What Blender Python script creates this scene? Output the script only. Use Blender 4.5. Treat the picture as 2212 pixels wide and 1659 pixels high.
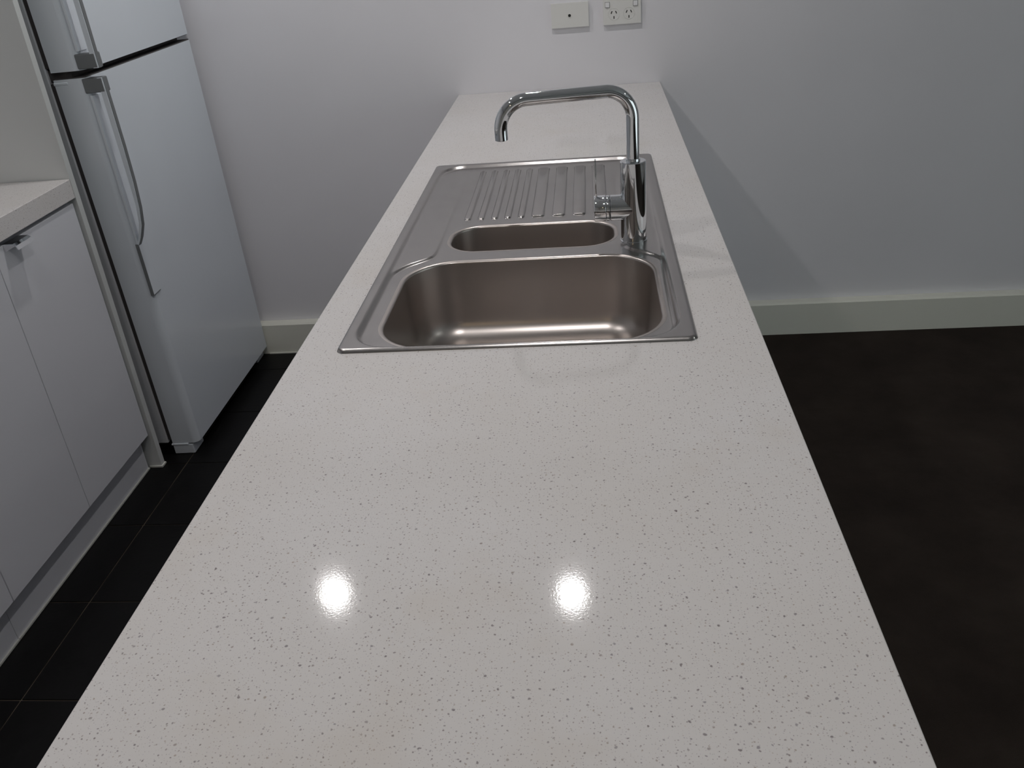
import bpy, bmesh, math, random
import numpy as np
from mathutils import Vector, Matrix

# ------------------------------------------------------------------ clear
for o in list(bpy.data.objects):
    bpy.data.objects.remove(o, do_unlink=True)
scene = bpy.context.scene
COL = scene.collection
PI = math.pi

# ------------------------------------------------------------------ camera
cam_d = bpy.data.cameras.new('camera')
cam = bpy.data.objects.new('camera', cam_d)
COL.objects.link(cam)
cam_d.sensor_fit = 'HORIZONTAL'
cam_d.sensor_width = 36.0
cam_d.lens = 36.0 * 1905.08 / 2212.0
cam_d.clip_start = 0.02
CP = Vector((-0.2215, -2.9675, 1.4424))
cr = Vector((0.9945, 0.0717, -0.0769)); cu = Vector((0.0327, 0.4839, 0.8745)); cw = Vector((-0.0999, 0.8722, -0.4789))
cam.matrix_world = Matrix(((cr.x, cu.x, -cw.x, CP.x), (cr.y, cu.y, -cw.y, CP.y), (cr.z, cu.z, -cw.z, CP.z), (0, 0, 0, 1)))
scene.camera = cam

# ------------------------------------------------------------------ world, exposure
world = bpy.data.worlds.new('world')
scene.world = world
world.use_nodes = True
world.node_tree.nodes['Background'].inputs['Color'].default_value = (0.92, 0.98, 1.0, 1)
world.node_tree.nodes['Background'].inputs['Strength'].default_value = 1.2
vs = scene.view_settings
vs.view_transform = 'Standard'
vs.look = 'None'
vs.exposure = 0.0
vs.gamma = 1.0
vs.use_curve_mapping = False
scene.cycles.caustics_reflective = False
scene.cycles.sample_clamp_indirect = 3.0

# ceiling downlights: (x, y, watts, colour, label)
CEIL = 2.4
WHITE = (1.0, 0.965, 0.955)
COOL = (0.95, 1.0, 0.96)
WARM = (1.0, 0.72, 0.42)
LAMPS = [
    (-1.153, -0.714, 5.1, WHITE, 'round white ceiling downlight over the aisle before the fridge'),
    (-0.339, -0.729, 4.6, WHITE, 'round white ceiling downlight over the far end of the stone island'),
    (-1.153, -1.95, 2.8, WHITE, 'round white ceiling downlight over the aisle beside the sink'),
    (-0.339, -2.45, 6.0, WHITE, 'extra unseen ceiling downlight brightening the near half of the stone island'),  # unseen lamp, placed and powered to brighten the near worktop
    (1.75, -2.0, 2.4, COOL, 'added unseen ceiling downlight giving cool fill over the brown carpet'),  # unseen lamp, added for dim cool light on the right wall
    (-0.9, -4.9, 2.5, WARM, 'warm round ceiling downlight far behind the island end'),
]

# ------------------------------------------------------------------ helpers
def tag(o, label=None, cat=None, group=None, kind=None):
    if label: o['label'] = label
    if cat: o['category'] = cat
    if group: o['group'] = group
    if kind: o['kind'] = kind
    return o

def empty(name, loc=(0, 0, 0)):
    o = bpy.data.objects.new(name, None)
    o.location = loc
    o.empty_display_size = 0.05
    COL.objects.link(o)
    return o

def mesh_obj(name, me, mat, parent=None, smooth=False, auto=None):
    o = bpy.data.objects.new(name, me)
    COL.objects.link(o)
    if mat is not None and len(me.materials) == 0:
        me.materials.append(mat)
    if smooth:
        me.polygons.foreach_set('use_smooth', [True] * len(me.polygons))
        if auto:
            me.set_sharp_from_angle(angle=math.radians(auto))
    if parent is not None:
        o.parent = parent
        o.matrix_parent_inverse = Matrix.Identity(4)
    return o

def from_bm(name, bm, mat, parent=None, smooth=False, auto=None, wn=False):
    bmesh.ops.recalc_face_normals(bm, faces=bm.faces)
    me = bpy.data.meshes.new(name)
    bm.to_mesh(me)
    bm.free()
    o = mesh_obj(name, me, mat, parent, smooth, auto)
    if wn:
        md = o.modifiers.new('weighted_normals', 'WEIGHTED_NORMAL')
        md.weight = 100; md.keep_sharp = True
    return o

def off(parent):
    """world -> local offset for parts of an unrotated Empty"""
    return Vector(parent.location) if parent is not None else Vector((0, 0, 0))

def box_bm(x0, x1, y0, y1, z0, z1, bevel=0.0, seg=2):
    bm = bmesh.new()
    vs_ = [bm.verts.new((x, y, z)) for x in (x0, x1) for y in (y0, y1) for z in (z0, z1)]
    for f in ((0, 1, 3, 2), (4, 6, 7, 5), (0, 4, 5, 1), (2, 3, 7, 6), (0, 2, 6, 4), (1, 5, 7, 3)):
        bm.faces.new([vs_[i] for i in f])
    if bevel > 0:
        bmesh.ops.bevel(bm, geom=list(bm.edges), offset=bevel, segments=seg, profile=0.5, affect='EDGES')
    return bm

def box(name, x0, x1, y0, y1, z0, z1, mat, parent=None, bevel=0.0, seg=2, local=False):
    if parent is not None and not local:
        d = off(parent)
        x0 -= d.x; x1 -= d.x; y0 -= d.y; y1 -= d.y; z0 -= d.z; z1 -= d.z
    bm = box_bm(x0, x1, y0, y1, z0, z1, bevel, seg)
    return from_bm(name, bm, mat, parent, smooth=bevel > 0, auto=60, wn=bevel > 0)

def lathe_bm(profile, seg=48, axis='Z', bm=None):
    """profile: list of (r, h); closes at r=0"""
    bm = bm or bmesh.new()
    rings = []
    for (r, h) in profile:
        if r < 1e-6:
            rings.append([bm.verts.new(_ax(0, 0, h, axis))])
        else:
            rings.append([bm.verts.new(_ax(r * math.cos(2 * PI * i / seg), r * math.sin(2 * PI * i / seg), h, axis)) for i in range(seg)])
    for a, b in zip(rings, rings[1:]):
        for i in range(seg):
            j = (i + 1) % seg
            if len(a) == 1 and len(b) == 1: continue
            if len(a) == 1: bm.faces.new((a[0], b[i], b[j]))
            elif len(b) == 1: bm.faces.new((a[i], a[j], b[0]))
            else: bm.faces.new((a[i], a[j], b[j], b[i]))
    return bm

def _ax(a, b, h, axis):
    if axis == 'Z': return (a, b, h)
    if axis == 'X': return (h, a, b)
    return (a, h, b)

def tube_bm(path, r, seg=32, cap=True):
    bm = bmesh.new()
    pts = [Vector(q) for q in path]
    rings = []
    nrm = None
    for i, q in enumerate(pts):
        t = (pts[min(i + 1, len(pts) - 1)] - pts[max(i - 1, 0)]).normalized()
        if nrm is None:
            a = Vector((0, 1, 0)) if abs(t.y) < 0.9 else Vector((1, 0, 0))
            nrm = (a - t * a.dot(t)).normalized()
        else:
            nrm = (nrm - t * nrm.dot(t)).normalized()
        b = t.cross(nrm)
        rings.append([bm.verts.new(q + nrm * r * math.cos(2 * PI * k / seg) + b * r * math.sin(2 * PI * k / seg)) for k in range(seg)])
    for a, b in zip(rings, rings[1:]):
        for k in range(seg):
            j = (k + 1) % seg
            bm.faces.new((a[k], a[j], b[j], b[k]))
    if cap:
        bm.faces.new(rings[0][::-1]); bm.faces.new(rings[-1])
    return bm

def prism_bm(poly, h0, h1, axis='Z', bevel=0.0):
    """extrude a 2-D polygon. axis Z: (x,y); axis Y: (x,z); axis X: (y,z)"""
    bm = bmesh.new()
    def P(a, b, h):
        return {'Z': (a, b, h), 'Y': (a, h, b), 'X': (h, a, b)}[axis]
    lo = [bm.verts.new(P(a, b, h0)) for a, b in poly]
    hi = [bm.verts.new(P(a, b, h1)) for a, b in poly]
    n = len(poly)
    bm.faces.new(lo[::-1]); bm.faces.new(hi)
    for i in range(n):
        j = (i + 1) % n
        bm.faces.new((lo[i], lo[j], hi[j], hi[i]))
    bmesh.ops.recalc_face_normals(bm, faces=bm.faces)
    if bevel:
        es = [e for e in bm.edges if e.calc_face_angle(0) > 0.6]
        bmesh.ops.bevel(bm, geom=es, offset=bevel, segments=2, profile=0.5, affect='EDGES')
    return bm

# ------------------------------------------------------------------ materials
def mat_new(name, col, rough=0.5, metal=0.0, spec=0.5, coat=0.0):
    m = bpy.data.materials.new(name)
    m.use_nodes = True
    b = m.node_tree.nodes['Principled BSDF']
    b.inputs['Base Color'].default_value = (*col, 1)
    b.inputs['Roughness'].default_value = rough
    b.inputs['Metallic'].default_value = metal
    b.inputs['Specular IOR Level'].default_value = spec
    b.inputs['Coat Weight'].default_value = coat
    return m

def nd(m, typ, **kw):
    n = m.node_tree.nodes.new(typ)
    for k, v in kw.items():
        setattr(n, k, v)
    return n

def lk(m, a, b):
    m.node_tree.links.new(a, b)

def coords(m, scale=None):
    g = nd(m, 'ShaderNodeNewGeometry')
    if scale is None:
        return g.outputs['Position']
    mp = nd(m, 'ShaderNodeMapping')
    mp.inputs['Scale'].default_value = scale
    lk(m, g.outputs['Position'], mp.inputs['Vector'])
    return mp.outputs['Vector']

def noise(m, vec, scale, detail=3, rough=0.5):
    n = nd(m, 'ShaderNodeTexNoise')
    n.inputs['Scale'].default_value = scale
    n.inputs['Detail'].default_value = detail
    n.inputs['Roughness'].default_value = rough
    lk(m, vec, n.inputs['Vector'])
    return n

def ramp(m, fac, stops):
    r = nd(m, 'ShaderNodeValToRGB')
    el = r.color_ramp.elements
    while len(el) < len(stops): el.new(0.5)
    for e, (p, c) in zip(el, stops):
        e.position = p
        e.color = (*c, 1) if len(c) == 3 else c
    lk(m, fac, r.inputs['Fac'])
    return r

def bump(m, height, strength, dist):
    b = nd(m, 'ShaderNodeBump')
    b.inputs['Strength'].default_value = strength
    b.inputs['Distance'].default_value = dist
    lk(m, height, b.inputs['Height'])
    bs = m.node_tree.nodes['Principled BSDF']
    lk(m, b.outputs['Normal'], bs.inputs['Normal'])
    return b

def paint(name, col, rough=0.55, bumps=0.08, spec=0.4):
    m = mat_new(name, col, rough, spec=spec)
    v = coords(m)
    n = noise(m, v, 260, 3)
    bump(m, n.outputs['Fac'], bumps, 0.001)
    n2 = noise(m, v, 1.7, 3)
    r = ramp(m, n2.outputs['Fac'], [(0.3, tuple(c * 0.97 for c in col)), (0.7, tuple(min(1, c * 1.02) for c in col))])
    lk(m, r.outputs['Color'], m.node_tree.nodes['Principled BSDF'].inputs['Base Color'])
    return m

M = {}
M['wall'] = paint('wall_paint', (0.75, 0.745, 0.775), 0.5)
M['wall_room'] = paint('room_wall_paint', (0.74, 0.74, 0.73), 0.6)
M['ceiling'] = paint('ceiling_paint', (0.82, 0.82, 0.82), 0.7)
M['skirting'] = paint('skirting_paint', (0.74, 0.745, 0.665), 0.4, 0.05)
M['laminate'] = paint('cabinet_laminate', (0.70, 0.71, 0.75), 0.38, 0.03)
M['panel'] = paint('panel_laminate', (0.63, 0.645, 0.635), 0.4, 0.03)
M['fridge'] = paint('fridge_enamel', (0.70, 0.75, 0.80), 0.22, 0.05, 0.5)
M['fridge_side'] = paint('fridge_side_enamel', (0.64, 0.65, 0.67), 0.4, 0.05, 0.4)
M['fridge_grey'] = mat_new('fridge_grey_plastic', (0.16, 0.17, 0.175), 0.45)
M['gasket'] = mat_new('door_gasket_rubber', (0.05, 0.045, 0.045), 0.7)
M['plastic'] = mat_new('white_switch_plastic', (0.73, 0.73, 0.705), 0.35)
M['rocker'] = mat_new('white_rocker_plastic', (0.78, 0.78, 0.79), 0.3)
M['dark'] = mat_new('black_socket_hole', (0.01, 0.012, 0.01), 0.8)
M['sealant'] = mat_new('silicone_sealant', (0.66, 0.67, 0.62), 0.5)
M['chrome'] = mat_new('polished_chrome', (0.74, 0.76, 0.78), 0.045, 1.0)
M['chrome_dark'] = mat_new('chrome_seam_shadow', (0.06, 0.06, 0.065), 0.4, 1.0)
M['lamp_trim'] = mat_new('lamp_trim_white', (0.8, 0.8, 0.8), 0.5)

# stainless steel, brushed
def steel(name, col, rough, stretch, amt=0.12):
    m = mat_new(name, col, rough, 1.0)
    v = coords(m, stretch)
    n = noise(m, v, 1.0, 4, 0.6)
    r = ramp(m, n.outputs['Fac'], [(0.3, (rough - amt * 0.35,) * 3), (0.75, (rough + amt * 0.65,) * 3)])
    lk(m, r.outputs['Color'], m.node_tree.nodes['Principled BSDF'].inputs['Roughness'])
    v2 = coords(m)
    s = noise(m, v2, 9.0, 4, 0.6)
    rc = ramp(m, s.outputs['Fac'], [(0.28, tuple(c * 0.92 for c in col)), (0.5, col)])
    lk(m, rc.outputs['Color'], m.node_tree.nodes['Principled BSDF'].inputs['Base Color'])
    return m
M['steel'] = steel('brushed_steel_deck', (0.40, 0.384, 0.374), 0.24, (900, 25, 25), 0.05)
M['steel_bowl'] = mat_new('brushed_steel_bowl', (0.475, 0.437, 0.412), 0.33, 1.0)

# engineered stone: pale, fine specks
def stone():
    m = mat_new('speckled_white_stone', (0.64, 0.62, 0.605), 0.06, spec=0.35)
    b = m.node_tree.nodes['Principled BSDF']
    v = coords(m)
    w = noise(m, v, 180, 2)
    sk = nd(m, 'ShaderNodeVectorMath', operation='MULTIPLY_ADD')
    zz = nd(m, 'ShaderNodeSeparateXYZ'); lk(m, v, zz.inputs[0])
    cz = nd(m, 'ShaderNodeCombineXYZ'); lk(m, zz.outputs['Z'], cz.inputs[0]); lk(m, zz.outputs['Z'], cz.inputs[1])
    lk(m, cz.outputs[0], sk.inputs[0]); sk.inputs[1].default_value = (1.0, 0.73, 0.0); lk(m, v, sk.inputs[2])
    add = nd(m, 'ShaderNodeMix', data_type='VECTOR')
    add.inputs[0].default_value = 0.003
    lk(m, sk.outputs[0], add.inputs[4]); lk(m, w.outputs['Color'], add.inputs[5])
    base = (0.645, 0.625, 0.612)
    cur = None
    big = noise(m, v, 3.2, 4, 0.6)
    cl = ramp(m, big.outputs['Fac'], [(0.35, (0.690, 0.672, 0.665)), (0.66, (0.665, 0.640, 0.620))])
    cur = cl.outputs['Color']
    for (sc, size, prob, tint) in ((205.0, 0.135, 0.55, [(0.0, (0.20, 0.165, 0.165)), (0.5, (0.33, 0.30, 0.31)), (1.0, (0.42, 0.35, 0.30))]),
                                   (390.0, 0.135, 0.55, [(0.0, (0.36, 0.31, 0.31)), (0.5, (0.46, 0.44, 0.48)), (1.0, (0.52, 0.47, 0.42))]),
                                   (90.0, 0.095, 0.4, [(0.0, (0.15, 0.12, 0.125)), (0.6, (0.30, 0.28, 0.30)), (1.0, (0.38, 0.31, 0.26))])):
        vo = nd(m, 'ShaderNodeTexVoronoi', voronoi_dimensions='2D')
        vo.inputs['Scale'].default_value = sc
        lk(m, add.outputs[1], vo.inputs['Vector'])
        sep = nd(m, 'ShaderNodeSeparateColor')
        lk(m, vo.outputs['Color'], sep.inputs['Color'])
        # random size per cell, random presence per cell
        sz = nd(m, 'ShaderNodeMath', operation='MULTIPLY'); lk(m, sep.outputs['Green'], sz.inputs[0]); sz.inputs[1].default_value = size
        sz2 = nd(m, 'ShaderNodeMath', operation='ADD'); lk(m, sz.outputs[0], sz2.inputs[0]); sz2.inputs[1].default_value = size * 0.55
        df = nd(m, 'ShaderNodeMath', operation='SUBTRACT'); lk(m, sz2.outputs[0], df.inputs[0]); lk(m, vo.outputs['Distance'], df.inputs[1])
        ml = nd(m, 'ShaderNodeMath', operation='MULTIPLY', use_clamp=True); lk(m, df.outputs[0], ml.inputs[0]); ml.inputs[1].default_value = 14.0
        pr = nd(m, 'ShaderNodeMath', operation='LESS_THAN'); lk(m, sep.outputs['Red'], pr.inputs[0]); pr.inputs[1].default_value = prob
        fa = nd(m, 'ShaderNodeMath', operation='MULTIPLY'); lk(m, ml.outputs[0], fa.inputs[0]); lk(m, pr.outputs[0], fa.inputs[1])
        fb = nd(m, 'ShaderNodeMath', operation='MULTIPLY'); lk(m, fa.outputs[0], fb.inputs[0]); fb.inputs[1].default_value = 0.8
        tr = ramp(m, sep.outputs['Blue'], tint)
        mx = nd(m, 'ShaderNodeMix', data_type='RGBA')
        lk(m, fb.outputs[0], mx.inputs[0]); lk(m, cur, mx.inputs[6]); lk(m, tr.outputs['Color'], mx.inputs[7])
        cur = mx.outputs[2]
    # faint tea-coloured stains
    st = noise(m, v, 6.0, 5, 0.65)
    sr = ramp(m, st.outputs['Fac'], [(0.56, (0, 0, 0)), (0.74, (0.22, 0.22, 0.22))])
    mx = nd(m, 'ShaderNodeMix', data_type='RGBA')
    lk(m, sr.outputs['Color'], mx.inputs[0]); lk(m, cur, mx.inputs[6]); mx.inputs[7].default_value = (0.58, 0.51, 0.43, 1)
    lk(m, mx.outputs[2], b.inputs['Base Color'])
    n = noise(m, v, 420, 2)
    bump(m, n.outputs['Fac'], 0.05, 0.0005)
    return m
M['stone'] = stone()

def tile_mat():
    m = mat_new('black_floor_tile', (0.008, 0.0075, 0.008), 0.45, spec=0.16)
    v = coords(m)
    n = noise(m, v, 14, 5, 0.6)
    r = ramp(m, n.outputs['Fac'], [(0.3, (0.0028, 0.0027, 0.0028)), (0.75, (0.0052, 0.005, 0.0052))])
    lk(m, r.outputs['Color'], m.node_tree.nodes['Principled BSDF'].inputs['Base Color'])
    n2 = noise(m, v, 90, 3)
    bump(m, n2.outputs['Fac'], 0.15, 0.002)
    return m
M['tile'] = tile_mat()
def grout_mat():
    m = mat_new('brown_grout', (0.055, 0.045, 0.036), 0.9, spec=0.1)
    n = noise(m, coords(m), 8, 4)
    r = ramp(m, n.outputs['Fac'], [(0.3, (0.035, 0.030, 0.025)), (0.7, (0.13, 0.105, 0.08))])
    lk(m, r.outputs['Color'], m.node_tree.nodes['Principled BSDF'].inputs['Base Color'])
    return m
M['grout'] = grout_mat()
def carpet_mat():
    m = mat_new('dark_brown_carpet', (0.018, 0.0145, 0.0125), 1.0, spec=0.0)
    b = m.node_tree.nodes['Principled BSDF']
    b.inputs['Sheen Weight'].default_value = 0.03
    b.inputs['Sheen Roughness'].default_value = 0.6
    v = coords(m)
    n = noise(m, v, 4.5, 6, 0.62)
    r = ramp(m, n.outputs['Fac'], [(0.3, (0.023, 0.0170, 0.0135)), (0.55, (0.033, 0.0248, 0.0198)), (0.8, (0.046, 0.035, 0.0278))])
    f = noise(m, v, 900, 2)
    mx = nd(m, 'ShaderNodeMix', data_type='RGBA', blend_type='MULTIPLY')
    mx.inputs[0].default_value = 0.6
    lk(m, r.outputs['Color'], mx.inputs[6])
    fr = ramp(m, f.outputs['Fac'], [(0.3, (0.6, 0.6, 0.6)), (0.7, (1.3, 1.3, 1.3))])
    lk(m, fr.outputs['Color'], mx.inputs[7])
    lk(m, mx.outputs[2], b.inputs['Base Color'])
    dn = noise(m, v, 7.0, 4, 0.55)
    sm_ = nd(m, 'ShaderNodeMath', operation='MULTIPLY_ADD'); lk(m, dn.outputs['Fac'], sm_.inputs[0]); sm_.inputs[1].default_value = 4.0; lk(m, f.outputs['Fac'], sm_.inputs[2])
    bump(m, sm_.outputs[0], 0.7, 0.004)
    return m
M['carpet'] = carpet_mat()

def emit_mat(name, col, strength):
    m = mat_new(name, (0.8, 0.8, 0.8), 0.3)
    b = m.node_tree.nodes['Principled BSDF']
    b.inputs['Emission Color'].default_value = (*col, 1)
    b.inputs['Emission Strength'].default_value = strength
    return m

# ------------------------------------------------------------------ room shell
XL, XR, YF = -2.2, 3.3, -6.2       # left wall, right wall, wall behind the camera
CT = 0.90                          # worktop height
def struct(name, *a, **k):
    o = box(name, *a, **k)
    o['kind'] = 'structure'
    return o
struct('wall_back', XL - 0.1, XR + 0.1, 0.0, 0.12, -0.1, CEIL, M['wall'])
struct('wall_left', XL - 0.12, XL, YF, 0.0, -0.1, CEIL, M['wall'])
# right wall; its unseen glazed opening is added to lift the ambient daylight
WY0, WY1, WZ0, WZ1 = -4.4, -1.6, 0.08, 2.15
def wall_open(name, x0, x1, y0, y1, z0, z1, mat):
    bm = bmesh.new()
    def ring(a, b, c, d, x): return [bm.verts.new(q) for q in ((x, a, c), (x, b, c), (x, b, d), (x, a, d))]
    oi, oo = ring(y0, y1, z0, z1, x0), ring(y0, y1, z0, z1, x1)
    ii, io = ring(WY0, WY1, WZ0, WZ1, x0), ring(WY0, WY1, WZ0, WZ1, x1)
    for i in range(4):
        j = (i + 1) % 4
        bm.faces.new((oi[i], oi[j], ii[j], ii[i])); bm.faces.new((oo[j], oo[i], io[i], io[j]))
        bm.faces.new((oi[j], oi[i], oo[i], oo[j])); bm.faces.new((ii[i], ii[j], io[j], io[i]))
    o = from_bm(name, bm, mat); o['kind'] = 'structure'
wall_open('wall_right', XR, XR + 0.12, YF, 0.0, -0.1, CEIL, M['wall_room'])
win = empty('fill_window', (XR + 0.06, (WY0 + WY1) / 2, WZ0)); win['kind'] = 'structure'
for (ya, yb) in ((WY0, WY0 + 0.05), ((WY0 + WY1) / 2 - 0.03, (WY0 + WY1) / 2 + 0.03), (WY1 - 0.05, WY1)):
    box('window_stile', XR + 0.03, XR + 0.08, ya, yb, WZ0, WZ1, M['fridge_grey'], win)
for (za_, zb_) in ((WZ0, WZ0 + 0.05), (WZ1 - 0.05, WZ1)):
    box('window_rail', XR + 0.03, XR + 0.08, WY0 + 0.05, WY1 - 0.05, za_, zb_, M['fridge_grey'], win)
gm = mat_new('window_glass', (0.95, 1.0, 0.99), 0.0)
gb = gm.node_tree.nodes['Principled BSDF']; gb.inputs['Transmission Weight'].default_value = 1.0; gb.inputs['IOR'].default_value = 1.01
for (ya, yb) in ((WY0 + 0.05, (WY0 + WY1) / 2 - 0.03), ((WY0 + WY1) / 2 + 0.03, WY1 - 0.05)):
    box('pane', XR + 0.052, XR + 0.058, ya, yb, WZ0 + 0.05, WZ1 - 0.05, gm, win)
pd = bpy.data.lights.new('window_portal', 'AREA'); pd.shape = 'RECTANGLE'; pd.size = WY1 - WY0; pd.size_y = WZ1 - WZ0
pd.cycles.is_portal = True
po = bpy.data.objects.new('window_portal', pd); COL.objects.link(po)
po.location = (XR + 0.11, (WY0 + WY1) / 2, (WZ0 + WZ1) / 2)
po.rotation_euler = Vector((-1, 0, 0)).to_track_quat('-Z', 'Y').to_euler()
pd.size, pd.size_y = (WY1 - WY0, WZ1 - WZ0)
struct('wall_front', XL - 0.1, XR + 0.1, YF - 0.12, YF, -0.1, CEIL, M['wall_room'])
struct('ceiling', XL - 0.12, XR + 0.12, YF - 0.12, 0.12, CEIL, CEIL + 0.1, M['ceiling'])

XS = -0.60                          # tile / carpet boundary, hidden under the island
floor = struct('floor', XL, XS, YF, 0.0, -0.1, -0.0025, M['grout'])
TP, T0, TX = 0.3066, -0.1664, -1.5026
GAP = 0.0032
tile_cache = {}
def tile(x0, x1, y0, y1):
    w, d = round(x1 - x0, 4), round(y1 - y0, 4)
    if (w, d) not in tile_cache:
        bm = box_bm(-w / 2, w / 2, -d / 2, d / 2, -0.008, 0.0, 0.0008, 1)
        bmesh.ops.recalc_face_normals(bm, faces=bm.faces)
        me = bpy.data.meshes.new('tile'); bm.to_mesh(me); bm.free(); me.materials.append(M['tile'])
        tile_cache[(w, d)] = me
    o = bpy.data.objects.new('tile', tile_cache[(w, d)])
    COL.objects.link(o)
    o.location = ((x0 + x1) / 2, (y0 + y1) / 2, 0.0)
    o.parent = floor
g = GAP / 2
for ix in range(-3, 3):
    xa, xb = TX + ix * TP + g, TX + (ix + 1) * TP - g
    xa, xb = max(xa, XL + 0.002), min(xb, XS - 0.001)
    if xb - xa < 0.02: continue
    for iy in range(-1, 10):
        yb, ya = T0 - iy * TP - g, T0 - (iy + 1) * TP + g
        yb = min(yb, -0.003)
        if yb - ya < 0.02: continue
        tile(xa, xb, ya, yb)
carpet = struct('floor_carpet', XS, XR, YF, 0.0, -0.1, 0.0, M['carpet'])

BH, BD = 0.1224, 0.036
def skirting(name, x0, x1):
    pr = [(-0.0005, 0.0), (-BD, 0.0), (-BD, BH - 0.006), (-BD + 0.006, BH), (-0.0005, BH)]
    bm = prism_bm(pr, x0, x1, 'X')
    o = from_bm(name, bm, M['skirting'])
    o['kind'] = 'structure'
    return o
skirting('baseboard_back_left', XL + 0.002, XS - 0.03)
skirting('baseboard_back_right', -0.03, XR - 0.002)
o = box('trim_1', -1.474, XS - 0.03, -BD - 0.004, -BD + 0.001, 0.0, 0.004, M['sealant']); o['kind'] = 'structure'

# ------------------------------------------------------------------ downlights
def downlight(x, y, watts, col, label):
    t = empty('downlight', (x, y, CEIL))
    tag(t, label, 'ceiling light', 'recessed ceiling downlights')
    bm = lathe_bm([(0.041, -0.001), (0.043, -0.005), (0.052, -0.006), (0.055, -0.003), (0.055, 0.0)], 40)
    from_bm('trim_ring', bm, M['lamp_trim'], t, True, 40)
    bm = lathe_bm([(0.0, -0.0025), (0.0405, -0.0025), (0.041, -0.001)], 40)
    from_bm('lens', bm, emit_mat('lamp_lens', col, 4.0), t)
    ld = bpy.data.lights.new('downlight_lamp', 'AREA')
    ld.shape = 'DISK'; ld.size = 0.064; ld.energy = watts; ld.color = col
    lo = bpy.data.objects.new('lamp_beam', ld)
    COL.objects.link(lo); lo.parent = t; lo.location = (0, 0, -0.008)
for L in LAMPS: downlight(*L)

# ------------------------------------------------------------------ stone island top with sink cut-out
WL, WR, WN = -0.6539, 0.0, -2.78      # left, right, near end
SX0, SX1, SY0, SY1 = -0.5944, -0.0866, -1.8747, -0.8937
def slab_with_hole(x0, x1, y0, y1, z0, z1, hx0, hx1, hy0, hy1, bev):
    bm = bmesh.new()
    def ring(a, b, c, d, z): return [bm.verts.new(q) for q in ((a, c, z), (b, c, z), (b, d, z), (a, d, z))]
    ot, ob = ring(x0, x1, y0, y1, z1), ring(x0, x1, y0, y1, z0)
    it, ib = ring(hx0, hx1, hy0, hy1, z1), ring(hx0, hx1, hy0, hy1, z0)
    for i in range(4):
        j = (i + 1) % 4
        bm.faces.new((ot[i], ot[j], it[j], it[i])); bm.faces.new((ob[j], ob[i], ib[i], ib[j]))
        bm.faces.new((ot[j], ot[i], ob[i], ob[j])); bm.faces.new((it[i], it[j], ib[j], ib[i]))
    bmesh.ops.recalc_face_normals(bm, faces=bm.faces)
    es = [e for e in bm.edges if e.calc_face_angle(0) > 0.5]
    bmesh.ops.bevel(bm, geom=es, offset=bev, segments=3, profile=0.5, affect='EDGES')
    return bm
itop = from_bm('island_worktop', slab_with_hole(WL, WR, WN, -0.0005, CT - 0.04, CT, SX0 + 0.014, SX1 - 0.014, SY0 + 0.014, SY1 - 0.014, 0.0022), M['stone'], None, True, 60, True)
tag(itop, 'long pale speckled stone worktop running up to the wall with a steel sink in it', 'worktop')

# island carcass (kitchen side doors, plain panels elsewhere)
ic = empty('island_cabinet', (-0.33, -1.4, 0.0))
tag(ic, 'white island base cabinet under the long speckled stone worktop', 'cabinet')
IZ = CT - 0.0405
box('back_panel', -0.046, -0.028, -2.70, -0.004, 0.0, IZ, M['laminate'], ic, 0.001)
box('end_panel', -0.60, -0.047, -2.718, -2.70, 0.0, IZ, M['laminate'], ic, 0.001)
box('base_panel', -0.606, -0.047, -2.699, -0.04, 0.12, 0.136, M['laminate'], ic)
box('kickboard', -0.598, -0.582, -2.699, -0.04, 0.0, 0.119, M['laminate'], ic)
for k in range(6):
    ya = -2.699 + k * 0.444
    box('door', -0.626, -0.608, ya, ya + 0.441, 0.12, IZ - 0.012, M['laminate'], ic, 0.0015)

# ------------------------------------------------------------------ sink
sink = empty('kitchen_sink', ((SX0 + SX1) / 2, (SY0 + SY1) / 2, CT))
tag(sink, 'stainless steel inset sink with two bowls and a ribbed drainer', 'sink')
SO = Vector(sink.location)
MB = dict(cx=-0.337, cy=-1.6855, hx=0.2125, hy=0.1715, r=0.088)     # main bowl outline
SB = dict(cx=-0.339, cy=-1.3985, hx=0.155, hy=0.0715, r=0.060)      # small bowl outline
def sd_rr(x, y, cx, cy, hx, hy, r):
    qx = np.abs(x - cx) - hx + r; qy = np.abs(y - cy) - hy + r
    return np.hypot(np.maximum(qx, 0), np.maximum(qy, 0)) + np.minimum(np.maximum(qx, qy), 0) - r
def sstep(a, b, t):
    u = np.clip((t - a) / (b - a), 0, 1); return u * u * (3 - 2 * u)
def smin(a, b, k):
    h = np.clip(0.5 + 0.5 * (b - a) / k, 0, 1); return b * (1 - h) + a * h - k * h * (1 - h)
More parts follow.
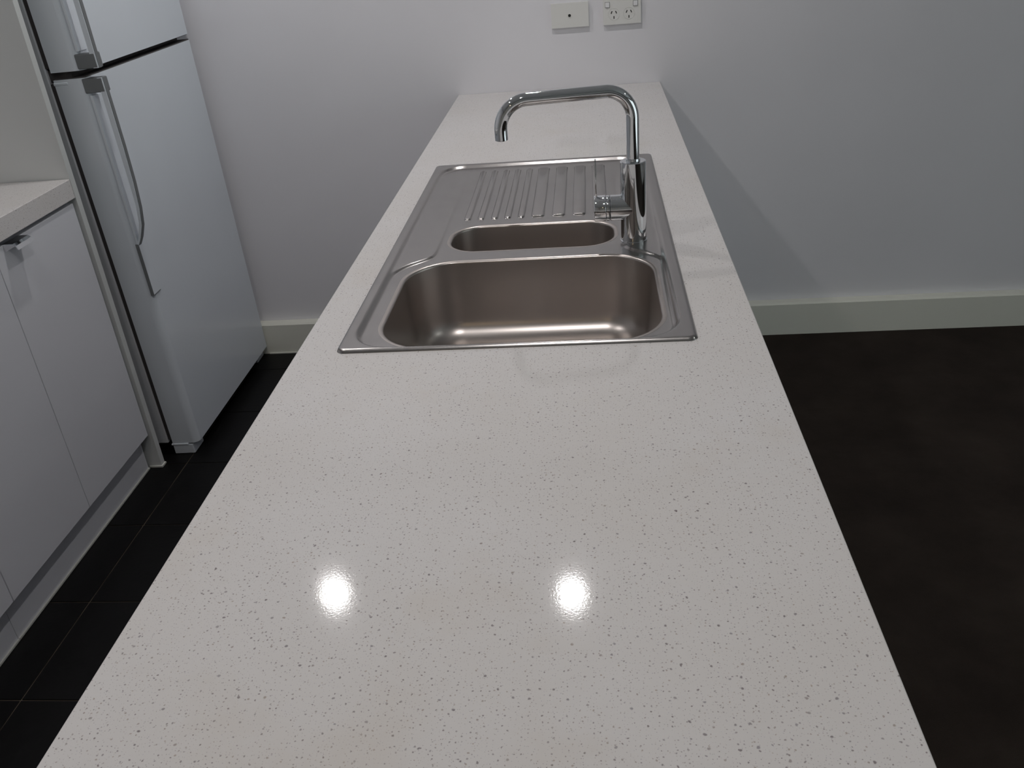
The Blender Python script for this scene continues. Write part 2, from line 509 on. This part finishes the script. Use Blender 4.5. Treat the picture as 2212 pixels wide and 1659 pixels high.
def deck_h(x, y):
    outer = sd_rr(x, y, (SX0 + SX1) / 2, (SY0 + SY1) / 2, (SX1 - SX0) / 2, (SY1 - SY0) / 2, 0.012)
    e = -outer                                          # distance in from the rim
    t = np.clip(e / 0.0055, 0, 1)
    h = 0.0052 * np.sqrt(np.clip(1 - (1 - t) ** 2, 0, 1))
    tray = sd_rr(x, y, -0.3425, -1.388, 0.2365, 0.481, 0.062)
    far = np.clip((y + 1.02) / 0.08, 0, 1)
    wid = 0.0075 + 0.003 * far
    h = h - 0.0062 * sstep(0.0, 1.0, -tray / wid)
    # lower well round both bowls and under the drainer ribs
    w1 = sd_rr(x, y, -0.3385, -1.700, 0.2395, 0.207, 0.105)
    w2 = sd_rr(x, y, -0.340, -1.20, 0.172, 0.34, 0.03)
    well = smin(w1, w2, 0.03)
    fade = 1 - sstep(-1.12, -0.98, y)
    h = h - 0.0040 * sstep(0.0, 0.0065, -well) * fade * sstep(0.0, 0.012, -tray)
    # soft crease at the left of the drainer
    crease = np.exp(-((x + 0.513) / 0.004) ** 2) * sstep(-1.47, -1.40, y) * (1 - sstep(-1.15, -1.02, y))
    return h - 0.0012 * crease
def build_deck():
    cell = 0.0024
    nx = int(round((SX1 - SX0) / cell)); ny = int(round((SY1 - SY0) / cell))
    xs = np.linspace(SX0, SX1, nx + 1); ys = np.linspace(SY0, SY1, ny + 1)
    X, Y = np.meshgrid(xs, ys, indexing='ij')
    # round the outer corners of the sheet
    R = 0.012
    for sx, x_c in ((-1, SX0), (1, SX1)):
        for sy, y_c in ((-1, SY0), (1, SY1)):
            ccx, ccy = x_c - sx * R, y_c - sy * R
            dx, dy = (X - ccx) * sx, (Y - ccy) * sy
            msk = (dx > 0) & (dy > 0)
            mx = np.maximum(dx, dy); hy = np.hypot(dx, dy) + 1e-12
            k = np.where(msk, mx / hy, 1.0)
            X = np.where(msk, ccx + sx * dx * k, X); Y = np.where(msk, ccy + sy * dy * k, Y)
    keep = np.ones(X.shape, bool)
    for B in (MB, SB):
        s = sd_rr(X, Y, **B)
        e = 1e-5
        gx = (sd_rr(X + e, Y, **B) - sd_rr(X - e, Y, **B)) / (2 * e); gy = (sd_rr(X, Y + e, **B) - sd_rr(X, Y - e, **B)) / (2 * e)
        near = np.abs(s) < cell * 0.62
        X = np.where(near, X - gx * s, X); Y = np.where(near, Y - gy * s, Y)
        s2 = sd_rr(X, Y, **B)
        keep &= ~(s2 < -cell * 0.1)
    Z = deck_h(X, Y)
    idx = -np.ones(X.shape, int)
    vl = np.stack([X - SO.x, Y - SO.y, Z], -1).reshape(-1, 3)
    idx = np.arange(vl.shape[0]).reshape(X.shape)
    a, b, c, d = idx[:-1, :-1], idx[1:, :-1], idx[1:, 1:], idx[:-1, 1:]
    ok = keep[:-1, :-1] & keep[1:, :-1] & keep[1:, 1:] & keep[:-1, 1:]
    faces = np.stack([a, b, c, d], -1)[ok]
    # triangles where exactly one corner is cut away
    tris = []
    K = [keep[:-1, :-1], keep[1:, :-1], keep[1:, 1:], keep[:-1, 1:]]; I = [a, b, c, d]
    for q in range(4):
        m = ~K[q] & K[(q + 1) % 4] & K[(q + 2) % 4] & K[(q + 3) % 4]
        tris += np.stack([I[(q + 1) % 4][m], I[(q + 2) % 4][m], I[(q + 3) % 4][m]], -1).tolist()
    fl = faces.tolist() + tris
    used = sorted(set(i for f in fl for i in f)); mp = {u: n for n, u in enumerate(used)}
    me = bpy.data.meshes.new('sink_deck')
    me.from_pydata(vl[used].tolist(), [], [[mp[i] for i in f] for f in fl])
    o = mesh_obj('deck', me, M['steel'], sink, True)
    tag(o, 'flat steel sink deck with raised rolled rim')
build_deck()

def rr_outline(cx, cy, hx, hy, r, nc=14, ns=8):
    pts = []
    r = max(r, 0.004)
    for (sx, sy, a0) in ((1, 1, 0), (-1, 1, 90), (-1, -1, 180), (1, -1, 270)):
        px, py = cx + sx * (hx - r), cy + sy * (hy - r)
        arc = [(px + r * math.cos(math.radians(a0 + 90 * k / nc)), py + r * math.sin(math.radians(a0 + 90 * k / nc))) for k in range(nc + 1)]
        pts.append(arc)
    out = []
    for i in range(4):
        out += pts[i]
        p, q = pts[i][-1], pts[(i + 1) % 4][0]
        out += [(p[0] + (q[0] - p[0]) * k / ns, p[1] + (q[1] - p[1]) * k / ns) for k in range(1, ns)]
    return out
def build_bowl(name, B, depth, fil, label, lip=0.0045):
    zl = float(deck_h(np.array(B['cx'] + B['hx'] * 0.2), np.array(B['cy'] + B['hy'] + 0.006)))
    prof = [(-0.0035, 0.0001), (-0.0012, 0.0004), (0.0, 0.0003)]
    for k in range(1, 7):
        a = k / 6 * PI / 2
        prof.append((lip * math.sin(a), -lip * (1 - math.cos(a))))
    draft = 0.008
    for k in range(1, 7):
        prof.append((lip + draft * k / 6, -lip - (depth - lip - fil) * k / 6))
    d0 = lip + draft
    for k in range(1, 11):
        a = k / 10 * PI / 2
        prof.append((d0 + fil * (1 - math.cos(a)), -(depth - fil) - fil * math.sin(a)))
    d1 = d0 + fil
    rings = []
    bm = bmesh.new()
    for (d, z) in prof:
        loop = rr_outline(B['cx'], B['cy'], B['hx'] - d, B['hy'] - d, max(B['r'] - d, 0.012))
        if d <= 0.0004:
            rings.append([bm.verts.new((x - SO.x, y - SO.y, float(deck_h(np.array(x), np.array(y))) * (1 if d < 0 else 1) + z)) for x, y in loop])
        else:
            rings.append([bm.verts.new((x - SO.x, y - SO.y, zl + z)) for x, y in loop])
    last = rr_outline(B['cx'], B['cy'], B['hx'] - d1, B['hy'] - d1, max(B['r'] - d1, 0.012))
    for k, s in enumerate((0.8, 0.6, 0.4, 0.2)):
        rings.append([bm.verts.new((B['cx'] + (x - B['cx']) * s - SO.x, B['cy'] + (y - B['cy']) * s - SO.y, zl - depth - 0.004 * (1 - s))) for x, y in last])
    ce = bm.verts.new((B['cx'] - SO.x, B['cy'] - SO.y, zl - depth - 0.004))
    n = len(last)
    for a, b in zip(rings, rings[1:]):
        for i in range(n):
            j = (i + 1) % n
            bm.faces.new((a[i], a[j], b[j], b[i]))
    for i in range(n):
        bm.faces.new((rings[-1][i], rings[-1][(i + 1) % n], ce))
    o = from_bm(name, bm, M['steel_bowl'], sink, True)
    # make normals point up / inwards
    me = o.data
    if me.polygons[-1].normal.z < 0:
        me.flip_normals()
    tag(o, label)
    w = lathe_bm([(0.0, 0.0015), (0.028, 0.0015), (0.030, 0.0030), (0.040, 0.0040), (0.043, 0.0030), (0.0435, 0.0)], 40)
    st = from_bm('drain_strainer', w, M['chrome'], o, True, 40)
    st.location = (B['cx'] - SO.x, B['cy'] - SO.y, zl - depth - 0.0038)
build_bowl('main_bowl', MB, 0.140, 0.042, 'deep brushed steel main bowl at the near end')
build_bowl('small_bowl', SB, 0.110, 0.030, 'shallow narrow steel half bowl in the middle')

# pressed drainer ribs: each a raised stadium with rolled sides
def rib(x0, x1, y0, y1, h=0.0030):
    bm = bmesh.new()
    cx, cy = (x0 + x1) / 2, (y0 + y1) / 2
    hx, hy = (x1 - x0) / 2, (y1 - y0) / 2
    zb = 0.0
    rings = []
    fl = min(0.004, hx * 0.72)
    for k in range(6):
        u = k / 5
        d = fl * u - 0.0006
        z = h * (3 * u * u - 2 * u ** 3)
        lp = rr_outline(cx, cy, hx - d, hy - d, max(min(0.008, hx) - d, 0.0008), 6, 2)
        row = []
        for (x, y) in lp:
            zz = float(deck_h(np.array(x), np.array(y)))
            row.append(bm.verts.new((x - SO.x, y - SO.y, zz + z - 0.0003)))
        rings.append(row)
    n = len(rings[0])
    for a, b in zip(rings, rings[1:]):
        for i in range(n):
            bm.faces.new((a[i], a[(i + 1) % n], b[(i + 1) % n], b[i]))
    bm.faces.new(rings[-1])
    return from_bm('drainer_rib', bm, M['steel'], sink, True, 60)
RN = [(-0.4815, -0.4665), (-0.4545, -0.4395), (-0.4275, -0.4125), (-0.4012, -0.3862), (-0.3745, -0.3595), (-0.3475, -0.3205), (-0.3065, -0.2795), (-0.2662, -0.2390), (-0.2260, -0.1960)]
for (a, b) in RN:
    rib(a, b, -1.292, -0.952)

# ------------------------------------------------------------------ mixer tap
MX, MY = -0.1545, -1.462
_a = np.linspace(0, 2 * PI, 60)
mz0 = CT + float(max(deck_h(MX + r_ * np.cos(_a), MY + r_ * np.sin(_a)).max() for r_ in (0.0, 0.008, 0.016, 0.0235)))
tap = empty('mixer_tap', (MX, MY, mz0))
tag(tap, 'chrome swivel-spout mixer tap standing on the sink deck', 'tap')
BR = 0.0222
zt = 1.0412 - mz0           # body top
za = 0.9605 - mz0           # lever axis
body = lathe_bm([(0.0, 0.0), (BR + 0.0012, 0.0), (BR + 0.0012, 0.0030), (BR, 0.0036), (BR, zt - 0.0012), (BR - 0.0012, zt), (0.0125, zt), (0.0122, zt + 0.004), (0.0105, zt + 0.0045), (0.0, zt + 0.0045)], 64)
from_bm('body', body, M['chrome'], tap, True, 40)
# spout
ztop = 1.159 - mz0
ang = Vector((-0.3713 - MX, -1.4987 - MY, 0)); LEN = ang.length; ang.normalize()
RB = 0.046
path = [(0, 0, zt - 0.01), (0, 0, zt + 0.02)]
for k in range(0, 17):
    a = k / 16 * PI / 2
    h = RB * (1 - math.cos(a)); v = ztop - RB + RB * math.sin(a)
    path.append((ang.x * h, ang.y * h, v))
path.append((ang.x * LEN / 2, ang.y * LEN / 2, ztop))
R2 = 0.046
for k in range(0, 17):
    a = k / 16 * PI / 2
    h = LEN - R2 + R2 * math.sin(a); v = ztop - R2 + R2 * math.cos(a)
    path.append((ang.x * h, ang.y * h, v))
ztip = 1.0975 - mz0
path += [(ang.x * LEN, ang.y * LEN, (ztop - R2 + ztip) / 2), (ang.x * LEN, ang.y * LEN, ztip)]
sp = from_bm('spout', tube_bm(path, 0.0108, 40), M['chrome'], tap, True, 50)
ae = lathe_bm([(0.0, -0.001), (0.0085, -0.001), (0.0088, 0.002), (0.0, 0.002)], 32)
a_ = from_bm('aerator', ae, M['chrome_dark'], sp, True, 40); a_.location = (ang.x * LEN, ang.y * LEN, ztip)
# horizontal cartridge housing with a grip ring and a pin lever
LR = 0.0220
def xl(profile, mat, name, parent):
    bm = lathe_bm(profile, 64, 'X')
    o = from_bm(name, bm, mat, parent, True, 40)
    return o
hs = xl([(0.0, -0.0010), (LR, -0.0010), (LR, -0.0395), (LR - 0.0008, -0.0403), (0.0, -0.0403)], M['chrome'], 'lever_housing', tap)
hs.location = (0, 0, za)
sm = xl([(0.0, -0.0400), (LR - 0.0015, -0.0400), (LR - 0.0015, -0.0490), (0.0, -0.0490)], M['chrome_dark'], 'seam_ring', tap)
sm.location = (0, 0, za)
sr = xl([(LR - 0.003, -0.0412), (LR - 0.0002, -0.0412), (LR, -0.0418), (LR, -0.0464), (LR - 0.0002, -0.0470), (LR - 0.003, -0.0470)], M['chrome'], 'collar', tap)
sr.location = (0, 0, za)
cp_ = xl([(LR - 0.003, -0.0478), (LR - 0.0004, -0.0478), (LR + 0.0004, -0.0486), (LR + 0.0004, -0.0668), (LR - 0.0006, -0.0680), (0.0, -0.0684)], M['chrome'], 'lever_cap', tap)
cp_.location = (0, 0, za)
lv = prism_bm([(-0.006, LR - 0.003), (0.006, LR - 0.003), (0.0045, 0.084), (0.003, 0.0865), (-0.003, 0.0865), (-0.0045, 0.084)], -0.0650, -0.0628, 'X', 0.0006)
l_ = from_bm('lever', lv, M['chrome'], cp_, True, 40)

# ------------------------------------------------------------------ left run of cabinets
XC, XK, XP = -1.5806, -1.613, -1.574
def pull(parent, yc):
    """chrome finger pull hooked over a door's top edge"""
    d = off(parent.parent)
    pr = [(-1.599, 0.8405), (-1.556, 0.8405), (-1.549, 0.836), (-1.546, 0.826), (-1.5478, 0.8255), (-1.5512, 0.8345), (-1.557, 0.8378), (-1.5803, 0.8378), (-1.5803, 0.822), (-1.5812, 0.822), (-1.5812, 0.8392), (-1.599, 0.8392)]
    pr = [(x - d.x, z - d.z) for x, z in pr]
    bm = prism_bm(pr, yc - 0.032 - d.y, yc + 0.032 - d.y, 'Y')
    return from_bm('pull_handle', bm, M['chrome'], parent, True, 30)
def base_cabinet(y_far, y_near, label):
    ym = (y_far + y_near) / 2
    t = empty('base_cabinet', (-1.88, ym, 0.0))
    tag(t, label, 'cabinet')
    box('carcass', -2.198, -1.602, y_near + 0.0005, y_far - 0.0005, 0.121, 0.8495, M['laminate'], t)
    for (a, b, yc) in ((y_far - 0.0012, ym + 0.0012, ym + 0.07), (ym - 0.0012, y_near + 0.0012, ym - 0.07)):
        d = box('door', XC - 0.019, XC, b, a, 0.121, 0.8388, M['laminate'], t, 0.0010)
        pull(d, yc)
    box('kickboard', XK - 0.016, XK, y_near + 0.0005, y_far - 0.0005, 0.0, 0.1205, M['laminate'], t)
    s = box('sealant_bead', XK + 0.0002, XK + 0.0045, y_near + 0.0005, y_far - 0.0005, 0.0003, 0.0048, M['sealant'], t)
    tag(s, 'thin off-white sealant line along the floor')
base_cabinet(-0.8055, -1.5210, 'white two-door base cabinet nearest the fridge with a chrome finger pull')
base_cabinet(-1.5215, -2.2370, 'white two-door base cabinet farther from the fridge, cut off by the left picture edge')
bt = from_bm('bench_worktop', box_bm(XL + 0.001, XP, -2.55, -0.7972, 0.8500, CT, 0.0018, 2), M['stone'], None, True, 60, True)
tag(bt, 'thick pale stone benchtop on the left cabinets against the tall panel', 'worktop')
pn = empty('tall_end_panel', (-1.88, -0.786, 0.0))
tag(pn, 'tall white end panel between the left benchtop and the fridge', 'panel')
box('panel_board', XL + 0.001, XP, -0.796, -0.775, 0.0, 2.25, M['panel'], pn, 0.0008)
box('filler_strip', -2.198, -1.602, -0.8049, -0.7965, 0.121, 0.8495, M['laminate'], pn)
s = box('sealant_bead', -1.612, XP + 0.004, -0.8005, -0.7962, 0.0003, 0.0055, M['sealant'], pn)
s2 = box('sealant_bead', XP + 0.0002, XP + 0.0045, -0.7960, -0.7745, 0.0003, 0.0055, M['sealant'], pn)

# ------------------------------------------------------------------ fridge (leans back about one degree)
FX = -1.473
fr = empty('refrigerator', (FX, 0.0, 0.0))
fr.rotation_euler = (0, math.radians(-1.0), 0)
tag(fr, 'white top-freezer refrigerator beside the tall end panel', 'refrigerator')
YN, YB = -0.725, -0.046
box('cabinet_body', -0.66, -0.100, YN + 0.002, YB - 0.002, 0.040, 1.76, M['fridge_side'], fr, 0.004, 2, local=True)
def door_poly():
    r = 0.024
    pts = [(-0.086, YN), ]
    for k in range(9):
        a = -PI / 2 + k / 8 * PI / 2
        pts.append((-r + r * math.cos(a) + 0.0, YN + r * 0.8 + r * 0.8 * math.sin(a)))
    for k in range(9):
        a = k / 8 * PI / 2
        pts.append((-0.008 + 0.008 * math.cos(a), YB - 0.008 + 0.008 * math.sin(a)))
    pts.append((-0.086, YB))
    return pts
ZL0, ZL1, ZU0, ZU1 = 0.040, 1.1345, 1.1525, 1.76
dl = from_bm('fridge_door', prism_bm(door_poly(), ZL0, ZL1, 'Z', 0.0), M['fridge'], fr, True, 40, True)
du = from_bm('freezer_door', prism_bm(door_poly(), ZU0, ZU1, 'Z', 0.0), M['fridge'], fr, True, 40, True)
for d, a, b in ((dl, ZL0 + 0.012, ZL1 - 0.010), (du, ZU0 + 0.010, ZU1 - 0.012)):
    gk = box('gasket', -0.1005, -0.0855, YN + 0.006, YB - 0.006, a, b, M['gasket'], None)
    gk.parent = d
tc = box('top_cap', -0.082, -0.004, YN + 0.006, YB - 0.001, ZL1, ZL1 + 0.0025, M['gasket'], None)
tc.parent = dl
bc = box('bottom_cap', -0.082, -0.006, YN + 0.05, YB - 0.001, ZU0 - 0.0025, ZU0, M['gasket'], None)
bc.parent = du
box('mid_rail', -0.12, -0.040, YN + 0.012, YB - 0.004, ZL1 - 0.004, ZU0 + 0.004, M['gasket'], fr, local=True)
# handles
def handle(door, sgn):
    zc = (ZL1 + ZU0) / 2
    def Z(z): return z if sgn < 0 else 2 * zc - z
    outer = [(0.043, 1.1320), (0.0435, 1.05), (0.0435, 0.95), (0.0415, 0.86), (0.0365, 0.79), (0.0285, 0.742), (0.015, 0.708), (0.003, 0.687)]
    inner = [(0.0005, 0.690), (0.012, 0.716), (0.0235, 0.750), (0.0300, 0.80), (0.0310, 0.87), (0.0305, 0.95), (0.0300, 1.08), (0.0300, 1.1320)]
    poly = [(x, Z(z)) for x, z in outer + inner]
    h = from_bm('handle', prism_bm(poly, YN + 0.0005, YN + 0.0175, 'Y'), M['fridge'], door, True, 40, True)
    n = len(outer)
    strip = [(x - 0.001, Z(z)) for x, z in outer] + [(x + 0.0014, Z(z)) for x, z in reversed(outer)]
    from_bm('grip_inlay', prism_bm(strip, YN + 0.0030, YN + 0.0165, 'Y'), M['fridge_grey'], h, True, 40)
    z0, z1 = sorted((Z(1.1322), Z(1.0960)))
    m = box('handle_mount', -0.012, 0.0425, YN + 0.0, YN + 0.030, z0, z1, M['fridge_grey'], None, 0.003)
    m.parent = h
    z0, z1 = sorted((Z(0.538), Z(1.09)))
    f = box('handle_plate', -0.004, 0.0035, YN + 0.002, YN + 0.046, z0, z1, M['fridge'], None, 0.0012)
    f.parent = h
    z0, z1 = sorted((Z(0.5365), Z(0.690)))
    q = box('handle_shadow_line', -0.006, 0.0030, YN + 0.0002, YN + 0.0026, z0, z1, M['fridge_grey'], None); q.parent = h  # dark strips stand in for the shadowed gap along the plate edge
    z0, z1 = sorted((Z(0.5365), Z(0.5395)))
    q = box('handle_shadow_line', -0.003, 0.0030, YN + 0.0026, YN + 0.046, z0, z1, M['fridge_grey'], None); q.parent = h
handle(dl, -1)
handle(du, 1)
box('hinge_cap', -0.088, -0.050, YN - 0.0015, YN + 0.03, 1.121, 1.128, M['fridge'], fr, 0.001, 1, local=True)
for (ya, yb) in ((YN, YN + 0.072), (YB - 0.068, YB)):
    f = box('foot', -0.088, -0.022, ya, yb, 0.0012, 0.0345, M['fridge'], fr, 0.003, 2, local=True)
    b = box('hinge_bracket', -0.090, -0.035, ya - 0.003 if ya == YN else ya, ya + 0.02, 0.0345, 0.0395, M['fridge'], None, 0.001)
    b.parent = f

# ------------------------------------------------------------------ wall plates
def plate(name, cx, cz, w, h, label, cat):
    t = empty(name, (cx, 0.0, cz))
    tag(t, label, cat)
    bm = box_bm(-w / 2, w / 2, -0.0105, -0.0003, -h / 2, h / 2, 0.0)
    es = [e for e in bm.edges if e.calc_face_angle(0) > 0.5 and min(v.co.y for v in e.verts) < -0.005]
    bmesh.ops.bevel(bm, geom=es, offset=0.003, segments=3, profile=0.6, affect='EDGES')
    from_bm('cover_plate', bm, M['plastic'], t, True, 60, True)
    return t
pw = plate('power_outlet', -0.118, 1.1185, 0.116, 0.073, 'white double power point above the island, nearer the right', 'power outlet')
def slot(x, z, a):
    w, h = 0.0027, 0.0078
    bm = box_bm(-w / 2, w / 2, -0.0006, 0.0006, -h / 2, h / 2)
    o = from_bm('socket_slot', bm, M['dark'], pw)
    o.location = (x + 0.118, -0.0106, z - 1.1185); o.rotation_euler = (0, math.radians(a), 0)
for cx in (-0.1432, -0.0971):
    ring = bmesh.new()
    bm = lathe_bm([(0.0176, 0.0), (0.0176, -0.0006), (0.0170, -0.0008), (0.0166, -0.0004)], 40, 'Y')
    o = from_bm('socket_ring', bm, M['plastic'], pw, True, 40); o.location = (cx + 0.118, -0.0104, -0.0065)
    slot(cx - 0.0068, 1.1174, 25); slot(cx + 0.0068, 1.1174, -25); slot(cx, 1.1026, 0)
for cx in (-0.1628, -0.0768):
    fm = box('switch_frame', cx - 0.0074, cx + 0.0074, -0.0112, -0.0100, 1.1395 - 0.0080, 1.1395 + 0.0080, M['fridge_grey'], pw)
    o = box('switch', cx - 0.0064, cx + 0.0064, -0.0136, -0.0105, 1.1395 - 0.0070, 1.1395 + 0.0070, M['rocker'], pw, 0.001)
tvp = plate('antenna_outlet', -0.279, 1.1185, 0.116, 0.071, 'white wall plate with one small round antenna socket', 'wall outlet')
bm = lathe_bm([(0.0062, 0.0), (0.0062, -0.0012), (0.0046, -0.0016), (0.0044, -0.0004)], 32, 'Y')
o = from_bm('socket_ring', bm, M['plastic'], tvp, True, 40); o.location = (-0.0012, -0.0104, -0.001)
bm = lathe_bm([(0.0, -0.0008), (0.0044, -0.0008), (0.0044, 0.0004), (0.0, 0.0004)], 24, 'Y')
o = from_bm('socket_hole', bm, M['dark'], tvp); o.location = (-0.0012, -0.0104, -0.001)
